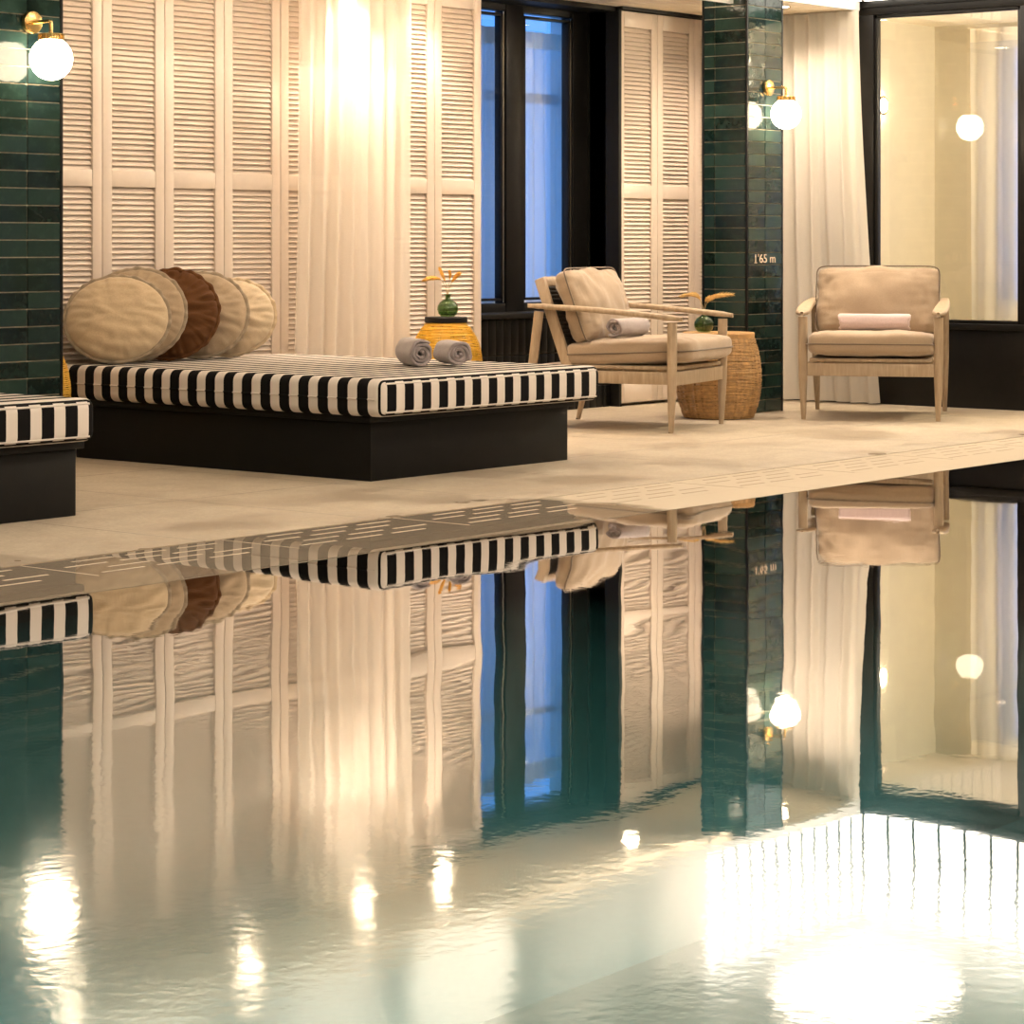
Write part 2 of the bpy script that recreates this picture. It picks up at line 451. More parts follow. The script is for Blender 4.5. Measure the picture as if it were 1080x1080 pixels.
# backlit upper panels over the pool corner
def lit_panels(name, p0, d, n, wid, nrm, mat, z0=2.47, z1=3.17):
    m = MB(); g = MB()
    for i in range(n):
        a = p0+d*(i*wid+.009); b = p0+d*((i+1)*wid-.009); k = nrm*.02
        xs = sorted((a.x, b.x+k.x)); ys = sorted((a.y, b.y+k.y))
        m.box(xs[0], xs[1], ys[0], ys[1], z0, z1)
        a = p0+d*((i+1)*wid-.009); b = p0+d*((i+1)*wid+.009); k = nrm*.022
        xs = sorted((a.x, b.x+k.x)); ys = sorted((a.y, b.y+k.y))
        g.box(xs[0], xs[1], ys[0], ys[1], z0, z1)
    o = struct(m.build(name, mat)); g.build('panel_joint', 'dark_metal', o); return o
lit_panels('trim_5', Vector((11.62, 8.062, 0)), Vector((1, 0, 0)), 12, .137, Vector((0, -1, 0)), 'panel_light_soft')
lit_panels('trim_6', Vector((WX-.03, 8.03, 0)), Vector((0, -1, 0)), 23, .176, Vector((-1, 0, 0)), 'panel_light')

# ------------------------------------------------------------------ louvred shutters
def louvers(z0, z1, w, pitch=.0262):
    m = MB(); n = int((z1-z0)/pitch); p = (z1-z0)/n
    for i in range(n):
        z = z0+(i+.5)*p
        R = Matrix.Translation((0, .004, z)) @ Matrix.Rotation(math.radians(57), 4, 'X')
        m.box(-w/2, w/2, -.021, .021, -.0026, .0026, R)
    return m
PW = .4
def make_shutter(label, x):
    t = thing('louvered_shutter', label, 'shutter', (x, WY, 0), 0, 'white louvered shutter panels along the window wall')
    f = MB(); hw = PW/2-.0015; st = .058
    f.box(-hw, -hw+st, -.018, .018, .02, 2.39); f.box(hw-st, hw, -.018, .018, .02, 2.39)
    f.box(-hw+st, hw-st, -.018, .018, 2.295, 2.39); f.box(-hw+st, hw-st, -.018, .018, .02, .13)
    f.build('frame', 'white_paint', t, bevel=.003)
    r = MB(); r.box(-hw+st, hw-st, -.016, .016, 1.258, 1.338); r.build('middle_rail', 'white_paint', t, bevel=.002)
    louvers(1.338, 2.295, 2*(hw-st)).build('upper_louvers', 'white_paint', t)
    louvers(.13, 1.258, 2*(hw-st)).build('lower_louvers', 'white_paint', t)
    b = MB(); b.box(-hw+st, hw-st, .030, .034, .1, 2.3); b.build('backing', 'white_paint', t)
    return t
lab = ['white louvered shutter panel half hidden beside the left green pillar', 'white louvered shutter panel behind the cream and taupe round cushions, second from the left pillar',
       'white louvered shutter panel above the brown cushion, third from the left pillar', 'white louvered shutter panel behind the rightmost round cushion, fourth from the left pillar',
       'white louvered shutter panel at the left edge of the sheer centre curtain', 'white louvered shutter panel seen faintly through the sheer centre curtain',
       'white louvered shutter panel at the right edge of the sheer centre curtain', 'white louvered shutter panel behind the yellow stool, next to the black window']
s0 = None
for i, l in enumerate(lab):
    xc = 7.591+.4015*(i+.5)
    if s0 is None: s0 = make_shutter(l, xc)
    else: dup(s0, l, (xc, WY, 0))
for i, l in enumerate(('white louvered shutter panel right beside the black window reveal', 'white louvered shutter panel second right of the black window, left of the pillar',
                       'white louvered shutter panel mostly hidden behind the right green pillar')):
    dup(s0, l, (12.09+.4*(i+.5), WY, 0))

# ------------------------------------------------------------------ main window
GY = 9.31
win = struct(bpy.data.objects.new('window_1', None)); COL.objects.link(win); win.location = (0, 0, 0)
m = MB()
m.box(WD[0]-.02, WD[0]+.05, GY-.04, GY+.05, .58, 2.41); m.box(11.95, WD[1]+.01, GY-.04, GY+.05, .58, 2.41)
m.box(11.31, 11.475, GY-.045, GY+.045, .58, 2.41); m.box(WD[0], WD[1], GY-.038, GY+.05, 2.345, 2.41); m.box(WD[0], WD[1], GY-.038, GY+.05, .57, .635)
m.build('window_frame', 'black_frame', win, bevel=.004)
for (x0, x1) in ((10.85, 11.31), (11.475, 11.95)):
    s = MB(); i, w_ = .0, .032
    s.box(x0+i, x0+i+w_, GY-.03, GY+.02, .65, 2.33); s.box(x1-i-w_, x1-i, GY-.03, GY+.02, .65, 2.33)
    s.box(x0+i, x1-i, GY-.03, GY+.02, 2.315, 2.33); s.box(x0+i, x1-i, GY-.03, GY+.02, .65, .665)
    k = s.build('sash', 'black_frame', win, bevel=.002)
    b = MB(); b.box(x1-.016, x1-.011, GY-.034, GY-.0295, .64, 2.34); b.build('gleam_strip', 'gleam', k)  # thin metal strip put in for the gleam at the pane edge
    g = MB(); g.box(x0+.01, x1-.01, GY-.003, GY+.003, .64, 2.34); g.build('pane', 'pane', win)
m = MB(); m.box(WD[1], WD[1]+.03, 9.03, GY+.05, 0, 2.41); m.box(WD[0]-.03, WD[0], 9.08, GY+.05, 0, 2.41); m.box(WD[0], WD[1], 9.05, GY+.05, 2.385, 2.415)
m.build('reveal', 'black', win, bevel=.003)
m = MB(); m.box(WD[0], WD[1], 9.045, GY-.03, .555, .585); m.build('window_sill', 'black', win, bevel=.004)
# black tiled wall under the window
m = MB(); m.box(WD[0], WD[1], 9.098, 9.2, 0, .555)
wb = struct(m.build('wall_under_window', 'grout_dark'))
m = MB()
for r, (z0, z1) in enumerate(((.0, .13), (.134, .34), (.344, .55))):
    x = WD[0]
    while x < WD[1]-.01:
        m.box(x+.0015, min(x+.066, WD[1]-.001), 9.09, 9.1, z0+.001, z1); x += .0675
m.build('wall_tiles', 'black_tile', wb, bevel=.0015)

def curtain(name, label, cat, mat, p0, p1, z0, z1, nfold, amp, nrm, flare=0, flare0=0, head=.09, group=None, seed=0, cols=None, hem=True, gather=.6):
    """hanging cloth between two floor points with soft irregular folds"""
    p0 = Vector(p0); p1 = Vector(p1); d = (p1-p0); L = d.length; d.normalize(); nrm = Vector(nrm)
    rnd = random.Random(seed); ph = [rnd.uniform(-.5, .5) for _ in range(nfold+3)]
    def pos(u, v):
        z = z1+(z0-z1)*v
        s = u
        q = s*nfold; i = int(q); fr = q-i
        jit = ph[i]*(1-fr)+ph[i+1]*fr
        a = amp*(.55+.45*v)*(1+.5*jit)
        off = a*math.sin(2*PI*(q+.25*jit)) + .25*a*math.sin(2*PI*(q*1.9)+seed+v*1.2)
        off += noise.noise(Vector((s*6+seed, v*1.5, seed)))*amp*.8*v
        lat = L*s + .012*math.sin(2*PI*q*.5+v*2)*v
        lat += flare*(v**1.6)*s - flare0*(v**1.4)*(1-s)
        b = p0+d*lat+nrm*off
        return (b.x, b.y, z)
    nu = nfold*14; nv = 40; hv = head/(z1-z0)
    t = thing(name, label, cat, (0, 0, 0), 0, group)
    m = MB(); m.grid(lambda u, v: pos(u, hv+(1-hv)*v*.975), nu, nv); m.build('curtain_cloth', mat, t, smooth='all')
    m = MB(); m.grid(lambda u, v: pos(u, hv*v), nu, 3); m.build('heading_tape', 'sheer_head', t, smooth='all')
    m = MB(); m.grid(lambda u, v: pos(u, hv+(1-hv)*(.975+.025*v)), nu, 2); m.build('hem', 'sheer_head', t, smooth='all')
    return t
curtain('sheer_curtain', 'sheer white curtain hanging before the white shutters, brightly lit from above, behind the striped daybed', 'curtain', 'sheer',
        (9.19, 8.90, 0), (10.05, 8.90, 0), .015, 2.41, 8, .026, (0, 1, 0), flare=-.04, flare0=.05, seed=3)
curtain('linen_curtain', 'off white linen curtain with flared hem between the green pillar and dark framed glass', 'curtain', 'sheer_thick',
        (13.19, 8.85, 0), (13.19, 8.03, 0), .012, 2.408, 8, .028, (1, 0, 0), flare=.13, seed=5, head=.10)
curtain('window_curtain', 'thin white curtain behind the narrow left pane of the black window', 'curtain', 'sheer_window',
        (10.70, 9.47, 0), (11.47, 9.47, 0), .6, 2.27, 6, .02, (0, 1, 0), seed=8, head=.10)
curtain('window_curtain', 'thin white curtain behind the wide right pane of the black window', 'curtain', 'sheer_window',
        (11.36, 9.52, 0), (12.2, 9.52, 0), .6, 2.27, 8, .02, (0, 1, 0), seed=9, head=.10)
# outer casement seen through the cloth
m = MB(); m.box(10.6, 12.4, 9.66, 9.70, 1.85, 1.91); m.box(11.36, 11.40, 9.66, 9.70, .5, 2.6); m.box(10.6, 12.4, 9.62, 9.70, .45, .58); m.box(10.6, 12.4, 9.62, 9.7, 2.41, 2.6)
struct(m.build('trim_7', 'black_frame', bevel=.004))
m = MB(); m.box(10.6, 10.66, 9.3, 9.72, 0, 2.6); m.box(12.3, 12.36, 9.3, 9.72, 0, 2.6); m.box(10.6, 12.36, 9.25, 9.72, 2.45, 2.6)
struct(m.build('trim_8', 'white_plaster'))

# ------------------------------------------------------------------ tiled pillars
def pillar(x0, x1, y0, y1, name='pillar'):
    m = MB(); m.box(x0+.007, x1-.007, y0+.007, y1-.007, 0, 2.42); m.a = []
    core = struct(m.build(name, 'grout'))
    t = MB(); rh = .0715; g = .0048; n = int(2.42/rh); tr = .014
    def add(*a):
        b = len(t.v); t.box(*a); v = random.random()**1.3
        t.a += [v]*8
    xm = (x0+x1)/2; ys = y0+.225
    for r in range(n+1):
        z0 = r*rh+g; z1 = min((r+1)*rh, 2.42)
        if z1 < z0+.01: continue
        j = random.uniform(-.0008, .0008)
        for (a, b) in ((x0+tr, xm-g/2), (xm+g/2, x1-tr)):
            add(a, b, y0+random.uniform(-.001, .001), y0+.012, z0, z1)
            add(a, b, y1-.012, y1, z0, z1)
        for (a, b) in ((y0+tr, ys), (ys+g, y1-tr)):
            add(x0+random.uniform(-.001, .001), x0+.012, a, b, z0, z1); add(x1-.012, x1, a, b, z0, z1)
    me = t.build('glazed_tiles', 'tile', core)
    bm = bmesh.new(); bm.from_mesh(me.data)
    bmesh.ops.bevel(bm, geom=bm.edges[:], offset=.0014, segments=2, affect='EDGES'); bm.to_mesh(me.data); bm.free()
    me.data.polygons.foreach_set('use_smooth', [True]*len(me.data.polygons)); me.data.set_sharp_from_angle(angle=.9)
    c = MB()
    for (a, b) in ((x0, y0), (x1, y0), (x0, y1), (x1, y1)):
        sx = 1 if a == x0 else -1; sy = 1 if b == y0 else -1
        xs = sorted((a-sx*.001, a+sx*.0125)); ys_ = sorted((b-sy*.001, b+sy*.0125)); c.box(xs[0], xs[1], ys_[0], ys_[1], 0, 2.42)
    c.build('corner_trim', 'black', core, bevel=.001)
    return core
p_l = pillar(6.545, 6.922, 8.07, 8.385)
p_r = pillar(12.04, 12.417, 8.07, 8.385)
cu = bpy.data.curves.new('t', 'FONT'); cu.body = "1'65 m"; cu.size = .076; cu.extrude = .0012
to = bpy.data.objects.new('t', cu); COL.objects.link(to); bpy.context.view_layer.update()
me = bpy.data.meshes.new_from_object(to.evaluated_get(bpy.context.evaluated_depsgraph_get()))
bpy.data.objects.remove(to)
xs = [v.co.x for v in me.vertices]; ys = [v.co.y for v in me.vertices]; sx = .212/(max(xs)-min(xs))
for v in me.vertices: v.co = Vector((12.12+(v.co.x-min(xs))*sx, 8.0675-v.co.z, .872+(v.co.y-min(ys))*.95))
sm = MB(); sm.box(12.111, 12.139, 8.0663, 8.0675, .8705, .8755)
b0 = len(me.vertices)
bm = bmesh.new(); bm.from_mesh(me); vs = [bm.verts.new(v) for v in sm.v]
for f in sm.f: bm.faces.new([vs[i] for i in f])
bm.to_mesh(me); bm.free()
me.materials.append(M['text']); to = bpy.data.objects.new('depth_marking', me); COL.objects.link(to); to.parent = p_r

# wall sconces
def sconce(loc, label):
    t = thing('wall_sconce', label, 'lamp', loc, 0, 'brass globe sconces on the green pillars')
    def ycyl(r, y0, y1, z, n=32):
        m = MB(); m.tube([(0, y0, z), (0, y1, z)], r, n); return m
    ycyl(.047, 0, -.022, 0).build('backplate', 'brass', t, bevel=.003)
    m = MB(); m.tube([(0, -.02, 0), (0, -.118, 0), (0, -.128, -.004), (0, -.13, -.014), (0, -.13, -.055)], .008, 14); m.build('arm', 'brass', t, smooth=True)
    m = MB(); m.lathe([(.012, -.05), (.047, -.052), (.05, -.056), (.05, -.078), (.046, -.078), (.046, -.06)], 40, (0, -.13, 0))
    for k in range(28):
        a = 2*PI*k/28; m.tube([(.051*math.cos(a), -.13+.051*math.sin(a), -.055), (.051*math.cos(a), -.13+.051*math.sin(a), -.078)], .0025, 6)
    m.build('shade_holder', 'brass', t, smooth=True)
    m = MB(); R = .088
    m.lathe([(R*math.sin(a*PI/24)+1e-4, -.155+R*math.cos(a*PI/24)) for a in range(0, 25)], 40, (0, -.13, 0)); m.build('globe', 'lamp', t, smooth='all')
    return t
sc1 = sconce((6.745, 8.066, 1.90), 'brass wall sconce with lit white globe on the left green pillar')
dup(sc1, 'brass wall sconce with lit white globe on the right green pillar above the number', (12.243, 8.066, 1.89))

# ------------------------------------------------------------------ right wall: dark frames, glass, room beyond
wr = struct(bpy.data.objects.new('window_2', None)); COL.objects.link(wr)
m = MB(); T = .07
m.box(WX, WX+T, 3.9, 9.13, 0, .50); m.box(WX, WX+T, 3.9, 9.13, 2.385, 2.47)
m.box(WX, WX+T, 7.985, 9.13, .5, 2.385)
for y in (6.94, 5.92, 4.9, 3.9): m.box(WX, WX+T, y-.05, y+.05, .5, 2.385)
m.build('window_frame', 'black_frame', wr, bevel=.004)
m = MB(); m.box(WX-.02, WX+.02, 3.9, 8.2, .47, .505); m.box(WX-.012, WX+.01, 3.9, 8.9, 2.43, 2.475); m.build('window_sill', 'black_frame', wr, bevel=.004)
for (y0, y1) in ((6.99, 7.985), (5.97, 6.89), (4.95, 5.87), (3.95, 4.85)):
    s = MB(); w_ = .022
    s.box(WX+.012, WX+.05, y0, y0+w_, .5, 2.385); s.box(WX+.012, WX+.05, y1-w_, y1, .5, 2.385); s.box(WX+.012, WX+.05, y0, y1, .5, .525); s.box(WX+.012, WX+.05, y0, y1, 2.363, 2.385)
    k = s.build('sash', 'black_frame', wr, bevel=.002)
    b = MB(); b.box(WX+.018, WX+.03, y0+w_, y1-w_, .525, .529); b.box(WX+.018, WX+.03, y0+w_, y0+w_+.003, .525, 2.36); b.build('gleam_strip', 'gleam', k)  # strips put in for the bright highlight along the glass edges
    g = MB(); g.box(WX+.028, WX+.034, y0+.01, y1-.01, .51, 2.375); g.build('pane', 'pane', wr)
m = MB(); m.box(WX, WX+.07, -3, 3.9, 0, 3.2); m.box(WX, WX+.07, 3.9, 9.13, 2.47, 3.2); struct(m.build('wall_right', 'white_plaster'))
m = MB(); m.box(13.36, 15.2, 8.56, 8.64, 0, 2.5); m.box(15.06, 15.15, 8.05, 8.6, 0, 2.5); m.box(15.06, 15.15, 4.0, 8.05, 0, .6); m.box(15.06, 15.15, 4.0, 8.05, 2.3, 2.5)
m.box(15.06, 15.15, 4.0, 6.2, .6, 2.3); m.box(13.36, 15.15, 3.9, 4.0, 0, 2.5)
struct(m.build('wall_next_room', 'room_wall'))
sbox('ceiling_next_room', 'soffit', 13.37, 15.2, 3.9, 8.64, 2.46, 2.52); sbox('floor_next_room', 'floor', 13.4, 15.2, 3.9, 8.64, -.12, 0)
m = MB(); m.box(15.07, 15.12, 7.98, 8.05, .6, 2.3); m.box(15.07, 15.12, 6.2, 6.27, .6, 2.3); m.box(15.07, 15.12, 7.1, 7.16, .6, 2.3); m.box(15.07, 15.12, 6.2, 8.05, 1.95, 2.0)
wf = m.build('window_3', 'black_frame'); struct(wf)
curtain('room_curtain', 'thin white curtain in the room behind the dark framed glass', 'curtain', 'sheer_window',
        (14.94, 8.22, 0), (14.94, 6.3, 0), .05, 2.42, 12, .024, (1, 0, 0), seed=12, head=.09)
t = thing('wall_light', 'round brass rimmed wall light glowing behind the left edge of the glass', 'lamp', (14.30, 8.555, 1.89))
m = MB(); m.lathe([(.050, .036), (.060, .036), (.062, .040), (.062, .046), (.058, .049), (.050, .049)], 40, close=False)
for k in (0, 2, 4): m.tube([(.054*math.cos(k*PI/3), .054*math.sin(k*PI/3), 0), (.054*math.cos(k*PI/3), .054*math.sin(k*PI/3), .04)], .003, 8)
m.v = [Vector((v.x, -v.z, v.y)) for v in m.v]; m.build('rim', 'brass', t, smooth=True)
m = MB(); m.tube([(0, 0, 0), (0, -.042, 0), (0, -.046, 0)], [.049, .049, .044], 36); m.build('diffuser', 'ring_light', t, smooth=True)

# ------------------------------------------------------------------ downlights in the soffit and added hall, strip, wash and pool lights
def downlight(x, y, label, power, z=2.415, size=1.9, blend=.7):
    t = thing('downlight', label, 'lamp', (x, y, z), 0, 'recessed downlights in the slatted soffit')
    m = MB(); m.lathe([(.045, -.001), (.060, -.004), (.060, -.001), (.045, .0)], 32, close=False); m.build('trim_ring', 'brass', t, smooth=True)
    m = MB(); m.lathe([(.045, -.0012), (.001, -.0014)], 32); m.build('lens', 'lens', t)
    L = bpy.data.lights.new('spot', 'SPOT'); L.energy = power; L.color = (1, .79, .59); L.spot_size = size; L.spot_blend = blend; L.shadow_soft_size = .035
    lo = bpy.data.objects.new('downlight_beam', L); COL.objects.link(lo); lo.parent = t; lo.location = (0, 0, -.02)
    return t
downlight(9.56, 8.79, 'downlight in the soffit directly above the sheer centre curtain', 150, size=1.5, blend=1)
downlight(8.35, 8.42, 'downlight in the soffit above the round cushions', 7)
downlight(7.25, 8.42, 'downlight in the soffit right of the left pillar', 5)
downlight(10.20, 8.80, 'downlight in the soffit above the yellow stool', 30)
downlight(11.50, 8.5, 'downlight in the soffit above the side facing armchair', 70)
downlight(12.75, 8.3, 'downlight in the soffit between the right pillar and the linen curtain', 64, size=2.5, blend=1)
t = thing('fill_strip', 'slim fill strip along the front edge of the slatted soffit, added between the green pillars', 'lamp', (9.48, 8.15, 2.385))  # unseen strip added to brighten soffit and upper shutters
m = MB(); m.box(-2.52, 2.52, -.012, -.006, -.016, .016); m.box(-2.52, 2.52, -.006, .012, -.016, -.012); m.build('housing', 'white_plaster', t)
m = MB(); m.box(-2.5, 2.5, -.005, .011, -.011, .012); m.build('diffuser', 'fill_strip_light', t)
for x in (-2.3, -1.15, 0, 1.15, 2.3):
    m = MB(); m.box(x-.006, x+.006, -.006, .006, .01, .032); m.build('bracket', 'dark_metal', t)
def added_hall_light(x, y, sx, sy, label):  # unseen ceiling lights added to light the hall
    t = thing('added_ceiling_light', label, 'lamp', (x, y, 3.2), 0, 'flat ceiling lights added over the pool hall')
    m = MB(); m.box(-sx/2-.02, sx/2+.02, -sy/2-.02, sy/2+.02, -.05, 0); m.build('housing', 'dark_metal', t)
    m = MB(); m.box(-sx/2, sx/2, -sy/2, sy/2, -.056, -.045); m.build('diffuser', 'added_hall_light', t)
for i, (x, y) in enumerate(((3.0, 2.4), (6.2, 2.4), (9.4, 2.4), (3.0, 4.6), (6.2, 4.6), (9.4, 4.6))):
    added_hall_light(x, y, 1.6, .5, ('front', 'back')[i//3]+' row ceiling light added over the pool, '+('near end', 'middle', 'far end')[i % 3])
def washer(x, y, aim, power, label):  # unseen spotlights added to brighten the fascia and its mirror image
    t = thing('spotlight', label, 'lamp', (x, y, 3.2), 0, 'wall washer spotlights added over the deck')
    d = (Vector(aim)-Vector((x, y, 3.12))).normalized()
    m = MB(); m.tube([(0, 0, 0), (0, 0, -.07)], .012, 12); m.build('stem', 'dark_metal', t, smooth=True)
    c = Vector((0, 0, -.08)); m = MB(); m.tube([c-d*.05, c+d*.06], .035, 24); m.build('housing', 'dark_metal', t, bevel=.003)
    m = MB(); m.tube([c+d*.0605, c+d*.062], .03, 24); m.build('lens', 'lens', t)
    L = bpy.data.lights.new('spot', 'SPOT'); L.energy = power; L.color = (1, .86, .68); L.spot_size = .8; L.spot_blend = 1; L.shadow_soft_size = .03
    lo = bpy.data.objects.new('added_wash_beam', L); COL.objects.link(lo); lo.parent = t; lo.location = c+d*.075
    lo.rotation_euler = d.to_track_quat('-Z', 'Y').to_euler()
washer(9.45, 6.9, (9.5, 8.06, 2.74), 380, 'spotlight added to wash the white fascia above the striped daybed')
for x, l in ((6.3, 'near the left green pillar'), (7.4, 'left of the round cushions'), (8.5, 'above the round cushions'), (10.5, 'above the yellow stool'), (11.5, 'above the side facing armchair')):
    washer(x, 6.6, (x, 8.06, 2.85), 190 if x < 9 else 40, 'spotlight added to wash the white fascia '+l)
for i in range(7):  # unseen underwater lights added to lighten the deep part of the far wall
    x = 2.2+1.15*i
    t = thing('added_pool_light', 'round underwater light added in the near pool wall, '+('first', 'second', 'third', 'fourth', 'fifth', 'sixth', 'seventh')[i]+' from its left end', 'lamp', (x, PY0+.002, -1.25), 0, 'underwater lights added in the near pool wall')
    m = MB(); m.tube([(0, 0, 0), (0, .02, 0)], .11, 32); m.build('rim', 'brass', t, bevel=.004)
    m = MB(); m.tube([(0, .02, 0), (0, .024, 0)], .085, 32); m.build('lens', 'lens', t)
    L = bpy.data.lights.new('spot', 'SPOT'); L.energy = 420; L.color = (.92, 1, .88); L.spot_size = .42; L.spot_blend = 1; L.shadow_soft_size = .08
    lo = bpy.data.objects.new('pool_beam', L); COL.objects.link(lo); lo.parent = t; lo.location = (0, .04, 0); lo.rotation_euler = (math.radians(84), 0, 0)
added_hall_light(12.0, 7.25, .9, .7, 'square ceiling light added over the deck in front of the right green pillar')  # added for the white glow mirrored in the water
L = bpy.data.lights.new('room', 'POINT'); L.energy = 130; L.color = (1, .82, .58); L.shadow_soft_size = .15  # unseen point lamp added to light the room beyond
lo = bpy.data.objects.new('room_fill_lamp', L); COL.objects.link(lo); lo.location = (14.2, 6.3, 2.2)

# ------------------------------------------------------------------ striped daybeds
def rbox(sx, sy, sz, r, seg=5):
    bm = bmesh.new(); bmesh.ops.create_cube(bm, size=1)
    for v in bm.verts: v.co = Vector((v.co.x*sx, v.co.y*sy, v.co.z*sz))
    bmesh.ops.bevel(bm, geom=bm.edges[:], offset=r, segments=seg, affect='EDGES', profile=.5)
    m = MB(); bm.verts.index_update(); m.v = [v.co.copy() for v in bm.verts]; m.f = [tuple(v.index for v in f.verts) for f in bm.faces]; bm.free(); return m
MX, MY, MZ = 1.50, 2.01, .158
def daybed(xb, yb, dx, label, mlabel, first=None):
    if first:
        return dup(first[0], label, (xb, yb, 0)), dup(first[1], mlabel, (xb+dx, 7.915, .272+MZ/2))
    b = thing('daybed_base', label, 'daybed', (xb, yb, 0), 0, 'black daybed bases by the pool')
    m = MB(); m.box(-.665, .665, -.92, .92, 0, .245); m.build('plinth', 'plinth', b, bevel=.004)
    m = MB(); m.box(-.69, .688, -.94, .94, .245, .272); m.build('platform', 'plinth', b, bevel=.004)
    mt = thing('striped_mattress', mlabel, 'mattress', (xb+dx, 7.915, .272+MZ/2), 0, 'striped daybed mattresses')
    rbox(MX, MY, MZ, .037).build('mattress_body', 'stripe', mt, smooth=True, angle=1.2)
    for s in (-1, 1):
        m = MB(); m.tube([(s*(MX/2+.001), -MY/2+.03, -.005), (s*(MX/2+.001), MY/2-.03, -.005)], .0035, 8)
        m.build('seam_piping', 'stripe', mt, smooth=True)
    hx, hy, hz = MX/2-.012, -MY/2+.012, MZ/2-.012
    for s in (1, -1):
        m = MB(); m.tube([(-hx+.022, hy-.006, s*(hz-.008)), (hx-.022, hy-.006, s*(hz-.008))], .0045, 8); m.build('edge_piping', 'white_piping', mt, smooth=True)
    return b, mt
M['white_piping'] = m_fabric('white piping', (.66, .60, .54))
db = daybed(8.345, 7.94, .025, 'black box base of the daybed in front of the shutters, carrying the cushions', 'black and white striped mattress carrying five round cushions and two rolled towels')
daybed(5.385, 7.90, -.045, 'black box base of the daybed cut off by the left edge', 'black and white striped mattress with nothing on it, cut off by the left edge', db)

# ------------------------------------------------------------------ round cushions
def cushion(label, bx, by, R, T, tilt, mat, fmat, seed, squash=1.0, roll=0, yawoff=0, wr=.004, fl=.02, scallop=.7):
    zt = .272+MZ
    rnd = random.Random(seed)
    h = -FW; a = math.radians(yawoff); h = Vector((h.x*math.cos(a)-h.y*math.sin(a), h.x*math.sin(a)+h.y*math.cos(a), 0))
    t = math.radians(tilt); up = Vector((0, 0, 1))
    n = h*math.cos(t)+up*math.sin(t); yv = up*math.cos(t)-h*math.sin(t); xv = yv.cross(n)
    c = Vector((bx, by, zt))+yv*(R*squash+fl*1.0)
    mat4 = Matrix(((xv.x, yv.x, n.x, c.x), (xv.y, yv.y, n.y, c.y), (xv.z, yv.z, n.z, c.z), (0, 0, 0, 1))) @ Matrix.Rotation(math.radians(roll), 4, 'Z')
    na, nr = 120, 22
    m = MB()
    def prof(r): return max(0., 1-r**2.2)**.6
    def pt(r, a, side):
        x = R*r*math.cos(a); y = R*r*math.sin(a)*squash
        # slump: fuller low, thinner up
        th = T*prof(r)*(1-.22*math.sin(a)*r)
        w = wr*(r**6)*(math.sin(a*17+seed)+.7*math.sin(a*29+2*seed)+.6*math.sin(a*41+r*5))*prof(r)**.5*(.7+1.6*max(0, noise.noise(Vector((a*1.3, seed, 0)))))*(2.2 if scallop > 1 else 1)
        low = .5-.5*math.sin(a)
        w += wr*1.1*low*r*math.sin(y*95+2.2*math.sin(x*11+seed)+seed)*prof(r)
        w += wr*2.2*noise.noise(Vector((x*7+seed, y*16, side*3)))*(1-r)
        w += wr*2.4*noise.noise(Vector((x*16, y*34+seed, side)))*(.3+.7*r)*prof(r)
        return Vector((x, y, side*(th+w)))
    for side in (1, -1):
        b = len(m.v); m.v.append(pt(0, 0, side))
        for i in range(1, nr+1):
            r = math.sin(i/nr*PI/2)
            for k in range(na): m.v.append(pt(r, 2*PI*k/na, side if r < .9999 else 0))
        for k in range(na):
            f = (b, b+1+k, b+1+(k+1) % na); m.f.append(f if side > 0 else f[::-1])
        for i in range(nr-1):
            for k in range(na):
                o0 = b+1+i*na; o1 = o0+na; f = (o0+k, o1+k, o1+(k+1) % na, o0+(k+1) % na); m.f.append(f if side > 0 else f[::-1])
    o = thing('round_cushion', label, 'cushion', (0, 0, 0), 0, 'round cushions on the striped daybed'); o.matrix_world = mat4
    m.build('cushion_body', mat, o, smooth='all')
    m = MB(); ph = rnd.uniform(0, 6)
    def fp(a, q, z):
        wav = math.sin(a*14+ph)*.5+math.sin(a*23+2*ph)*.5
        rr = R*.985+fl*q*(1+.18*scallop*wav)
        return Vector((rr*math.cos(a), rr*math.sin(a)*squash, z+fl*.28*q*(wav+.6*math.sin(a*31+ph))))
    nb = 180
    for (q0, z) in ((0, .0012), (.5, .0014), (1, .001), (1, -.001), (.5, -.0014), (0, -.0012)):
        for k in range(nb): m.v.append(fp(2*PI*k/nb, q0, z))
    for i in range(5):
        for k in range(nb): m.f.append((i*nb+k, (i+1)*nb+k, (i+1)*nb+(k+1) % nb, i*nb+(k+1) % nb))
    m.build('flange', fmat, o, smooth='all')
    return o
cushion('cream round cushion with taupe edge at the front left end of the cushion row', 7.765, 8.70, .238, .07, 27, 'cush_cream', 'flange_taupe', 1, .90, -8, wr=.007)
cushion('taupe round cushion leaning between the cream front cushion and the brown one', 7.945, 8.765, .228, .05, 21, 'cush_taupe', 'flange_taupe', 2, .97, 6, wr=.007)
cushion('rust brown velvet round cushion in the middle of the cushion row', 8.15, 8.75, .226, .06, 22, 'cush_brown', 'cush_brown', 3, .98, 10, wr=.011, fl=.018, scallop=1.4)
cushion('greyish taupe round cushion right of the brown velvet one', 8.35, 8.75, .222, .06, 22, 'cush_taupe', 'flange_taupe', 4, .95, -4, wr=.008)
cushion('ivory round cushion at the right end of the cushion row', 8.545, 8.75, .216, .058, 23, 'cush_ivory', 'cush_cream', 5, .90, 4, wr=.008)

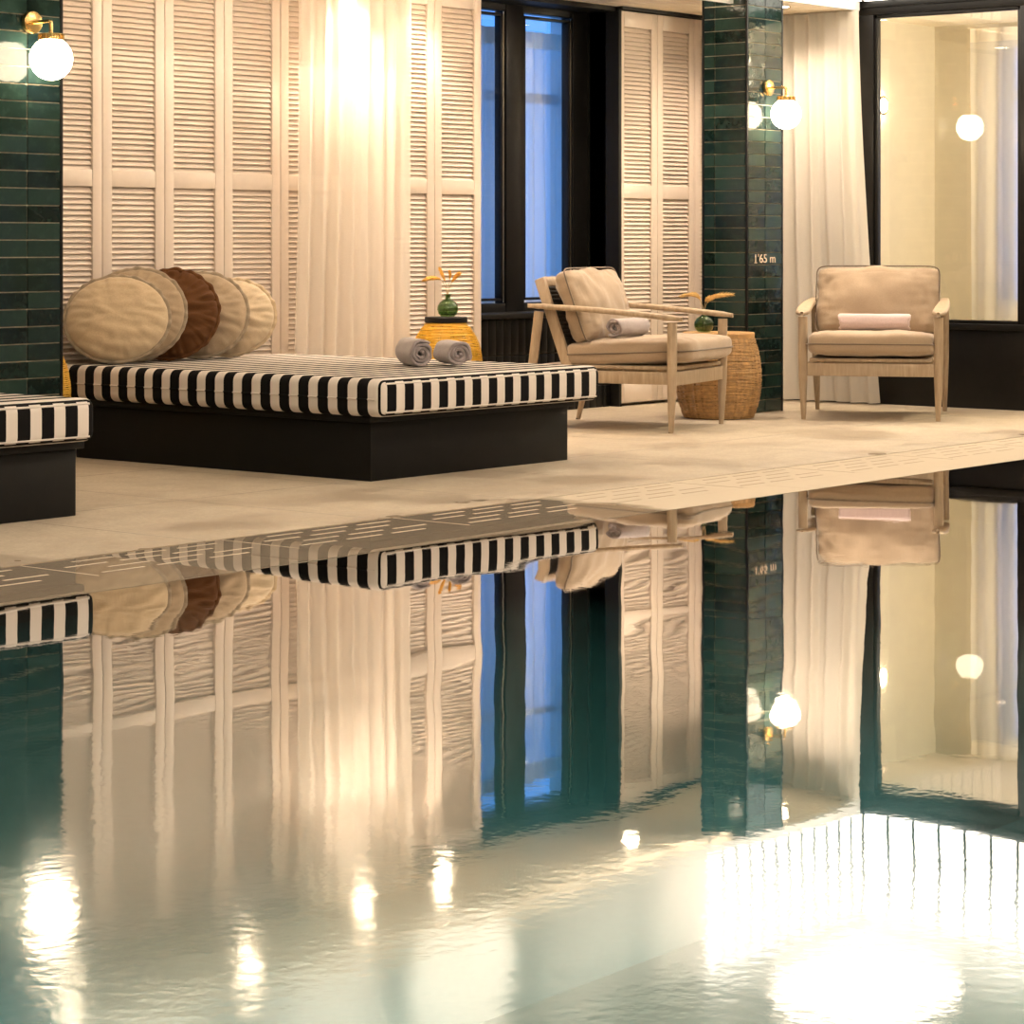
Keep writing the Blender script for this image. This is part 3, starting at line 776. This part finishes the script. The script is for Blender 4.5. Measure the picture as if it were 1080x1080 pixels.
# ------------------------------------------------------------------ rolled towels
def towel_roll(name, label, front, axis, R, L, mat, group, turns=3.2, seed=0, flat=1.0):
    """spiral roll; front = bottom centre of the near end, axis = horizontal direction of the roll away from that end"""
    o = bpy.data.objects.new(name, None); COL.objects.link(o); tag(o, label, 'towel', group)
    a = Vector(axis).normalized(); o.location = front; o.rotation_euler = (0, 0, math.atan2(a.y, a.x))
    th = R/(turns+.55); N = int(turns*44); rnd = random.Random(seed)
    # local: x = along the roll, y,z = section
    m = MB()
    def sect(i, w):
        an = 2*PI*turns*i/N; r = th*.45+(R-th*.9)*(i/N)
        r *= 1+.05*math.sin(an*2.3+seed)+.03*math.sin(an*5+seed)
        an += seed
        rr = r+w*th*.42
        y = rr*math.cos(an); z = rr*math.sin(an)*flat
        z = max(z, -R*.93*flat)
        return y, z+R*.93*flat
    def endx(i, e):
        base = 0 if e == 0 else L
        return base+(1 if e == 0 else -1)*(.012*(1-i/N)+.006*math.sin(i*.37+seed))
    nx = 10
    for i in range(N+1):
        for w in (-1, -.6, 0, .6, 1):
            pass
    ring = [(0.0, -1), (.010, -1.0)]
    rows = []
    xs = [0, .004, .012]+[.012+(L-.024)*k/nx for k in range(1, nx)]+[L-.012, L-.004, L]
    ws = [.55, .9, 1.0]+[1.0]*(nx-1)+[1.0, .9, .55]
    for i in range(N+1):
        row = []
        for side in (1, -1):
            seq = range(len(xs)) if side == 1 else reversed(range(len(xs)))
            for k in seq:
                y, z = sect(i, side*ws[k]); x = xs[k]
                e0 = endx(i, 0); e1 = endx(i, 1); x = e0+(e1-e0)*(x/L)
                nz = .0022*noise.noise(Vector((x*45, y*45+seed, z*45)))
                row.append(len(m.v)); m.v.append(Vector((x, y+nz, max(z+nz, 0))))
        rows.append(row)
    K = len(rows[0])
    for i in range(N):
        for k in range(K): m.f.append((rows[i][k], rows[i+1][k], rows[i+1][(k+1) % K], rows[i][(k+1) % K]))
    m.f.append(tuple(rows[0][::-1])); m.f.append(tuple(rows[N]))
    ob = m.build('towel_cloth', mat, o, smooth='all')
    return o
ang = TH+math.radians(17); ax = (math.cos(ang), math.sin(ang), 0); zt = .272+MZ
towel_roll('rolled_towel', 'grey rolled towel on the striped daybed, left one of the pair', (8.47, 7.43, zt), ax, .066, .27, 'towel', 'rolled towels on the daybed', seed=1)
towel_roll('rolled_towel', 'grey rolled towel on the striped daybed, right one of the pair', (8.585, 7.305, zt), ax, .063, .27, 'towel', 'rolled towels on the daybed', seed=2.4)

# ------------------------------------------------------------------ armchairs
def armchair(label, loc, rz, first=None):
    if first: return dup(first, label, loc, rz)
    t = thing('armchair', label, 'armchair', loc, rz, 'pale wooden lounge armchairs')
    # local +y = the way the chair faces
    for s in (-1, 1):
        m = MB(); m.tube([(s*.372, .352, 0), (s*.372, .354, .03), (s*.374, .358, .22), (s*.375, .36, .40), (s*.375, .36, .575)], [.0125, .0145, .024, .027, .026], 18)
        l = m.build('leg', 'teak', t, smooth=True)
        f = MB(); f.lathe([(.0125, 0), (.0127, .008)], 16, (s*.372, .352, -.001)); f.build('foot_glide', 'dark_metal', l)
        m = MB(); m.tube([(s*.372, -.50, 0), (s*.373, -.478, .10), (s*.374, -.44, .32), (s*.375, -.40, .625)], [.0125, .017, .025, .026], 18)
        l = m.build('leg', 'teak', t, smooth=True)
        f = MB(); f.lathe([(.0125, 0), (.0127, .008)], 16, (s*.372, -.50, -.001)); f.build('foot_glide', 'dark_metal', l)
        # paddle armrest, broad at the front
        m = MB(); N = 28; sect = 12
        for i in range(N+1):
            q = i/N; y = -.465+.885*q
            hw = (.024+.017*min(1, q*1.5)); e = min(q, 1-q)*N
            if e < 3: hw *= math.sqrt(max(.05, 1-((3-e)/3.05)**2))
            z = .655-.062*q+.008*math.sin(q*PI); th = .0155*(1 if e > 1 else .8)
            xc = s*(.375+.010*math.sin(q*PI))
            for k in range(sect):
                a = 2*PI*k/sect; ca, sa = math.cos(a), math.sin(a)
                px = math.copysign(abs(ca)**.6, ca)*hw; pz = math.copysign(abs(sa)**.6, sa)*th
                m.v.append(Vector((xc+px, y, z+pz)))
        for i in range(N):
            for k in range(sect): m.f.append((i*sect+k, i*sect+(k+1) % sect, (i+1)*sect+(k+1) % sect, (i+1)*sect+k))
        m.f.append(tuple(range(sect))); m.f.append(tuple(N*sect+k for k in reversed(range(sect))))
        m.build('armrest', 'teak', t, smooth='all')
        m = MB(); m.box(s*.352-.014, s*.352+.014, -.44, .345, .25, .315); m.build('side_rail', 'teak', t, bevel=.004)
        # leaning back post
        B = Matrix.Translation((s*.325, -.235, .28)) @ Matrix.Rotation(math.radians(19.5), 4, 'X')
        m = MB(); m.box(-.017, .017, -.028, .028, -.02, .55, B); m.build('back_post', 'teak', t, bevel=.006)
    m = MB(); m.box(-.35, .35, .335, .372, .245, .318); m.build('front_rail', 'teak', t, bevel=.004)
    m = MB(); m.box(-.34, .34, -.425, -.395, .25, .315); m.build('rear_rail', 'teak', t, bevel=.004)
    m = MB(); m.box(-.338, .338, -.40, .365, .325, .345); m.build('seat_deck', 'teak', t, bevel=.005)
    B = Matrix.Translation((0, -.235, .28)) @ Matrix.Rotation(math.radians(19.5), 4, 'X')
    m = MB(); m.box(-.31, .31, -.022, .022, .50, .555, B); m.build('top_rail', 'teak', t, bevel=.006)
    m = MB()
    for k in range(30):
        x = -.3+.6*k/29; m.tube([B @ Vector((x, .012, .02)), B @ Vector((x, .016, .26)), B @ Vector((x, .012, .505))], .006, 6)
    for k in range(22):
        z = .03+.46*k/21; m.tube([B @ Vector((-.312, .018, z)), B @ Vector((.312, .018, z))], .006, 6)
    m.build('back_webbing', 'cord_dark', t, smooth=True)
    # seat cushion
    S = softbox(.70, .72, .142, 30, 12, 5.0, .008, 3, .05); sl = Matrix.Translation((0, .085, .415)) @ Matrix.Rotation(math.radians(2.5), 4, 'X')
    S.v = [sl @ v for v in S.v]; sc_ = S.build('seat_cushion', 'chair_fabric', t, smooth='all')
    def rim(hx, hy, e, z, M4, n=120):
        pts = []
        for k in range(n):
            a = 2*PI*k/n; c, s_ = math.cos(a), math.sin(a)
            pts.append(M4 @ Vector((math.copysign(abs(c)**(2/e), c)*hx, math.copysign(abs(s_)**(2/e), s_)*hy, z)))
        return pts
    m = MB(); m.loop_tube(rim(.3535, .364, 12, -.004, sl), .0042); m.build('piping', 'chair_piping', sc_, smooth='all')
    # back cushion leans on the posts
    Bc = Matrix.Translation((0, -.235, .28)) @ Matrix.Rotation(math.radians(19.5), 4, 'X') @ Matrix.Translation((0, .125, .347)) @ Matrix.Rotation(math.radians(-90), 4, 'X')
    S = softbox(.70, .405, .165, 38, 13, 2.9, .016, 11, .18); S.v = [Bc @ v for v in S.v]; bc = S.build('back_cushion', 'chair_fabric', t, smooth='all')
    m = MB(); m.loop_tube(rim(.354, .2065, 13, .03, Bc), .0042); m.build('piping', 'chair_piping', bc, smooth='all')
    return t
r1 = math.radians(192-180)
c1f = Vector((10.955, 7.665, 0))      # midpoint of the front feet
f1 = Vector((math.sin(math.radians(14)), -math.cos(math.radians(14)), 0))
def place(fm, fd): # front-feet midpoint and facing -> location and turn of the chair
    fd = fd.normalized(); return fm-fd*.352, math.atan2(fd.y, fd.x)-PI/2
l1, z1 = place(c1f, f1)
ch1 = armchair('pale wooden armchair seen from its side, beside the striped daybed, holding a rolled grey towel', l1, z1)
f2 = Vector((-.89, -.453, 0)); l2, z2 = place(Vector((12.065, 7.263, 0)), f2)
armchair('pale wooden armchair facing the viewer in front of the linen curtain', l2, z2, ch1)
def chair_pt(l, fd, x, y, z):
    fd = fd.normalized(); rt = Vector((fd.y, -fd.x, 0)); return l+rt*x+fd*y+Vector((0, 0, z))
p = chair_pt(l1, f1, .17, .06, .488)+Vector((-.07, .085, 0))
towel_roll('rolled_towel', 'grey rolled towel lying on the seat of the side facing armchair', p, Vector((1, .04, 0)), .056, .28, 'towel', None, seed=4.1)
p = chair_pt(l2, f2, -.2, .02, .488); rt = Vector((f2.y, -f2.x, 0)).normalized()
towel_roll('rolled_towel', 'pale rolled towel lying sideways on the seat of the front facing armchair', p, rt, .05, .40, 'towel_pale', None, turns=2.4, seed=5.5)

# ------------------------------------------------------------------ woven stools
def woven(name, label, loc, prof, pitch, rc, mat, ribmat, nrib, top, seed=1, rib_r=.006, jit=.0015):
    t = thing(name, label, 'stool', loc)
    rnd = random.Random(seed); m = MB(); n = 56
    z0, z1 = prof[0][1], prof[-1][1]
    def rad(z):
        for (ra, za), (rb, zb) in zip(prof, prof[1:]):
            if za <= z <= zb:
                q = (z-za)/(zb-za); return ra+(rb-ra)*q
        return prof[-1][0]
    # arc-length spaced rings so steep shoulders stay covered
    z = z0+rc
    while z < z1:
        ph = rnd.uniform(0, 6); tl = rnd.uniform(0, jit); dr = rnd.uniform(-jit, jit)*.7
        m.loop_tube([(math.cos(a)*(rad(z)+dr+.001*math.sin(nrib*a)), math.sin(a)*(rad(z)+dr+.001*math.sin(nrib*a)), z+tl*math.sin(a*2+ph)+rnd.uniform(-.0006, .0006)) for a in (2*PI*k/n for k in range(n))], rc*rnd.uniform(.85, 1.1), 6)
        slope = abs(rad(z+.004)-rad(z-.004))/.008
        z += pitch/math.sqrt(1+slope*slope)
    m.build('woven_body', mat, t, smooth='all')
    r = MB()
    for k in range(nrib):
        a = 2*PI*k/nrib; pts = []
        for i in range(25):
            z = z0+(z1-z0)*i/24; q = rad(z)-rc*1.6; pts.append((q*math.cos(a), q*math.sin(a), z))
        r.tube(pts, rib_r, 6)
    r.build('ribs', ribmat, t, smooth='all')
    top(t); return t
def barrel(z0, z1, r0, rm, r1, n=40, pw=2.2, mid=.48):
    out = []
    for i in range(n+1):
        q = i/n; z = z0+(z1-z0)*q
        if q < mid: r = rm-(rm-r0)*abs((mid-q)/mid)**pw
        else: r = rm-(rm-r1)*abs((q-mid)/(1-mid))**pw
        out.append((r, z))
    return out
SX, SY = 11.715, 8.045
def top_wood(t):
    m = MB(); m.lathe([(.02, .452), (.196, .452), (.203, .456), (.204, .478), (.201, .483), (.001, .484)], 56); m.build('stool_top', 'stool_top', t, smooth=True, angle=.5)
    m = MB(); m.lathe([(.19, .0), (.196, .004), (.196, .016), (.19, .018)], 48); m.build('base_ring', 'rattan_rib', t, smooth=True)
woven('rattan_stool', 'natural rattan drum stool beside the right green pillar', (SX, SY, 0), barrel(.004, .455, .195, .240, .200), .0076, .0033, 'rattan', 'rattan_rib', 12, top_wood, 3)
def top_black(t):
    m = MB(); m.lathe([(.06, .565), (.112, .565), (.114, .568), (.114, .592), (.111, .595), (.001, .595)], 48); m.build('tray_top', 'black', t, smooth=True, angle=.5)
YX, YY = 10.10, 8.69
dome = barrel(.004, .567, .15, .192, .10, 40, 2.6, .55)
ys1 = woven('yellow_stool', 'yellow woven stool with black round top behind the striped daybed', (YX, YY, 0), dome, .0085, .0040, 'yellow', 'yellow_rib', 14, top_black, 5, .005)
dup(ys1, 'yellow woven stool peeking out between the left pillar and the striped mattress', (7.185, 8.62, 0))

# ------------------------------------------------------------------ vases and dried grass
def vase(label, loc, s=1.0):
    o = thing('bud_vase', label, 'vase', loc, 0, 'green glass bud vases')
    outer = [(.018, .001), (.036, .003), (.050, .018), (.056, .040), (.054, .058), (.042, .078), (.024, .090), (.0145, .096), (.013, .106), (.014, .112), (.021, .117), (.022, .1195)]
    inner = [(.019, .1195), (.0115, .110), (.0105, .100), (.020, .089), (.038, .076), (.050, .057), (.052, .040), (.046, .020), (.033, .008), (.001, .007)]
    m = MB(); m.lathe([(r*s, z*s) for r, z in outer+inner], 40); m.build('vase_body', 'vase', o, smooth=True, angle=1.0)
    m = MB(); m.tube([(.0205*s*math.cos(a), .0205*s*math.sin(a), .1185*s) for a in (2*PI*k/24 for k in range(25))], .0024*s, 8); m.build('rim', 'vase', o, smooth='all')
    return o
def grass(label, base, pts, plume, mat, group, seed, fat=.011, L=.010):
    """dried stem through the vase neck with a soft seed head on its end"""
    base = Vector(base); t = thing('dried_grass', label, 'dried grass', base, 0, group)
    P = [Vector(p) for p in pts]
    # smooth the control points
    def cr(q):
        n = len(P)-1; x = q*n; i = min(int(x), n-1); f = x-i
        a, b, c, d = P[max(i-1, 0)], P[i], P[i+1], P[min(i+2, n)]
        return .5*((2*b)+(c-a)*f+(2*a-5*b+4*c-d)*f*f+(3*b-a-3*c+d)*f**3)
    m = MB(); m.tube([cr(k/24) for k in range(25)], [.0016-.0006*k/24 for k in range(25)], 6); m.build('stem', 'soil', t, smooth='all')
    rnd = random.Random(seed); m = MB()
    core = [cr(plume+(1-plume)*k/12) for k in range(13)]
    m.tube(core, [max(.0012, fat*.62*math.sin(PI*min(1, (k+.8)/13.2))**.7) for k in range(13)], 8)
    for k in range(420):
        q = plume+(1-plume)*rnd.random(); p = cr(q); tg = (cr(min(1, q+.02))-cr(max(0, q-.02))).normalized()
        s_ = math.sin(PI*min(1, (q-plume)/(1-plume)*.92+.08))**.7
        rd = Vector((rnd.gauss(0, 1), rnd.gauss(0, 1), rnd.gauss(0, 1))); rd = (rd-tg*rd.dot(tg)).normalized()
        a = p+rd*fat*.4*s_; b = a+(rd*.55+tg*1.1).normalized()*(fat*.9*s_+L*rnd.random())
        m.tube([a, (a+b)/2+rd*.0006, b], [.0009, .0007, .0002], 3, cap=False)
    m.build('seed_head', mat, t, smooth='all')
    return t
V1 = Vector((YX-.01, YY-.02, .596))
vase('green glass bud vase on the black top of the yellow stool', V1)
R3 = RT; U3 = Vector((0, 0, 1))
def bouquet(V, specs, group, mat):
    for i, (l, pth, pl, fat, L) in enumerate(specs):
        pts = [V*0+Vector((0, 0, .02)), Vector((0, 0, .118))+R3*pth[0][0]*.12]+[R3*a+U3*b+FW*c for (a, b, c) in pth]
        grass(l, V, pts, pl, mat, group, 10+i+int(V.x*10), fat, L)
bouquet(V1, [('dried grass head drooping far left out of the vase on the yellow stool', [(-.03, .19, 0), (-.075, .205, .01), (-.13, .195, .02)], .55, .012, .012),
             ('dried grass head leaning left, upright one in the vase on the yellow stool', [(-.012, .18, .01), (-.03, .225, .015), (-.045, .26, .02)], .55, .010, .008),
             ('dried grass head standing straight in the vase on the yellow stool', [(.008, .18, -.01), (.013, .215, -.01), (.010, .245, -.01)], .62, .008, .006),
             ('dried grass head leaning right out of the vase on the yellow stool', [(.02, .18, 0), (.045, .215, 0), (.065, .232, .01)], .52, .012, .010)], 'dried grass in the vase on the yellow stool', 'straw_dark')
V2 = Vector((11.635, 8.09, .485))
vase('green glass bud vase on the rattan drum stool', V2)
bouquet(V2, [('dried grass head drooping left out of the vase on the rattan stool', [(-.03, .19, 0), (-.08, .21, .01), (-.135, .20, .0)], .5, .010, .014),
             ('dried grass head leaning slightly left in the vase on the rattan stool', [(-.02, .18, .01), (-.045, .21, .015), (-.07, .215, .02)], .5, .012, .010),
             ('dried grass head rising right of centre in the vase on the rattan stool', [(.012, .18, .0), (.04, .195, 0), (.07, .205, .0)], .45, .013, .012),
             ('dried grass head sweeping far right out of the vase on the rattan stool', [(.025, .175, -.01), (.08, .205, -.01), (.16, .212, -.01)], .45, .013, .022)], 'dried grass in the vase on the rattan stool', 'straw')

# ------------------------------------------------------------------ evening outside
wd = bpy.data.worlds.new('evening'); sc.world = wd; wd.use_nodes = True
bg = wd.node_tree.nodes['Background']; bg.inputs[0].default_value = (.085, .27, .76, 1); bg.inputs[1].default_value = 1.45
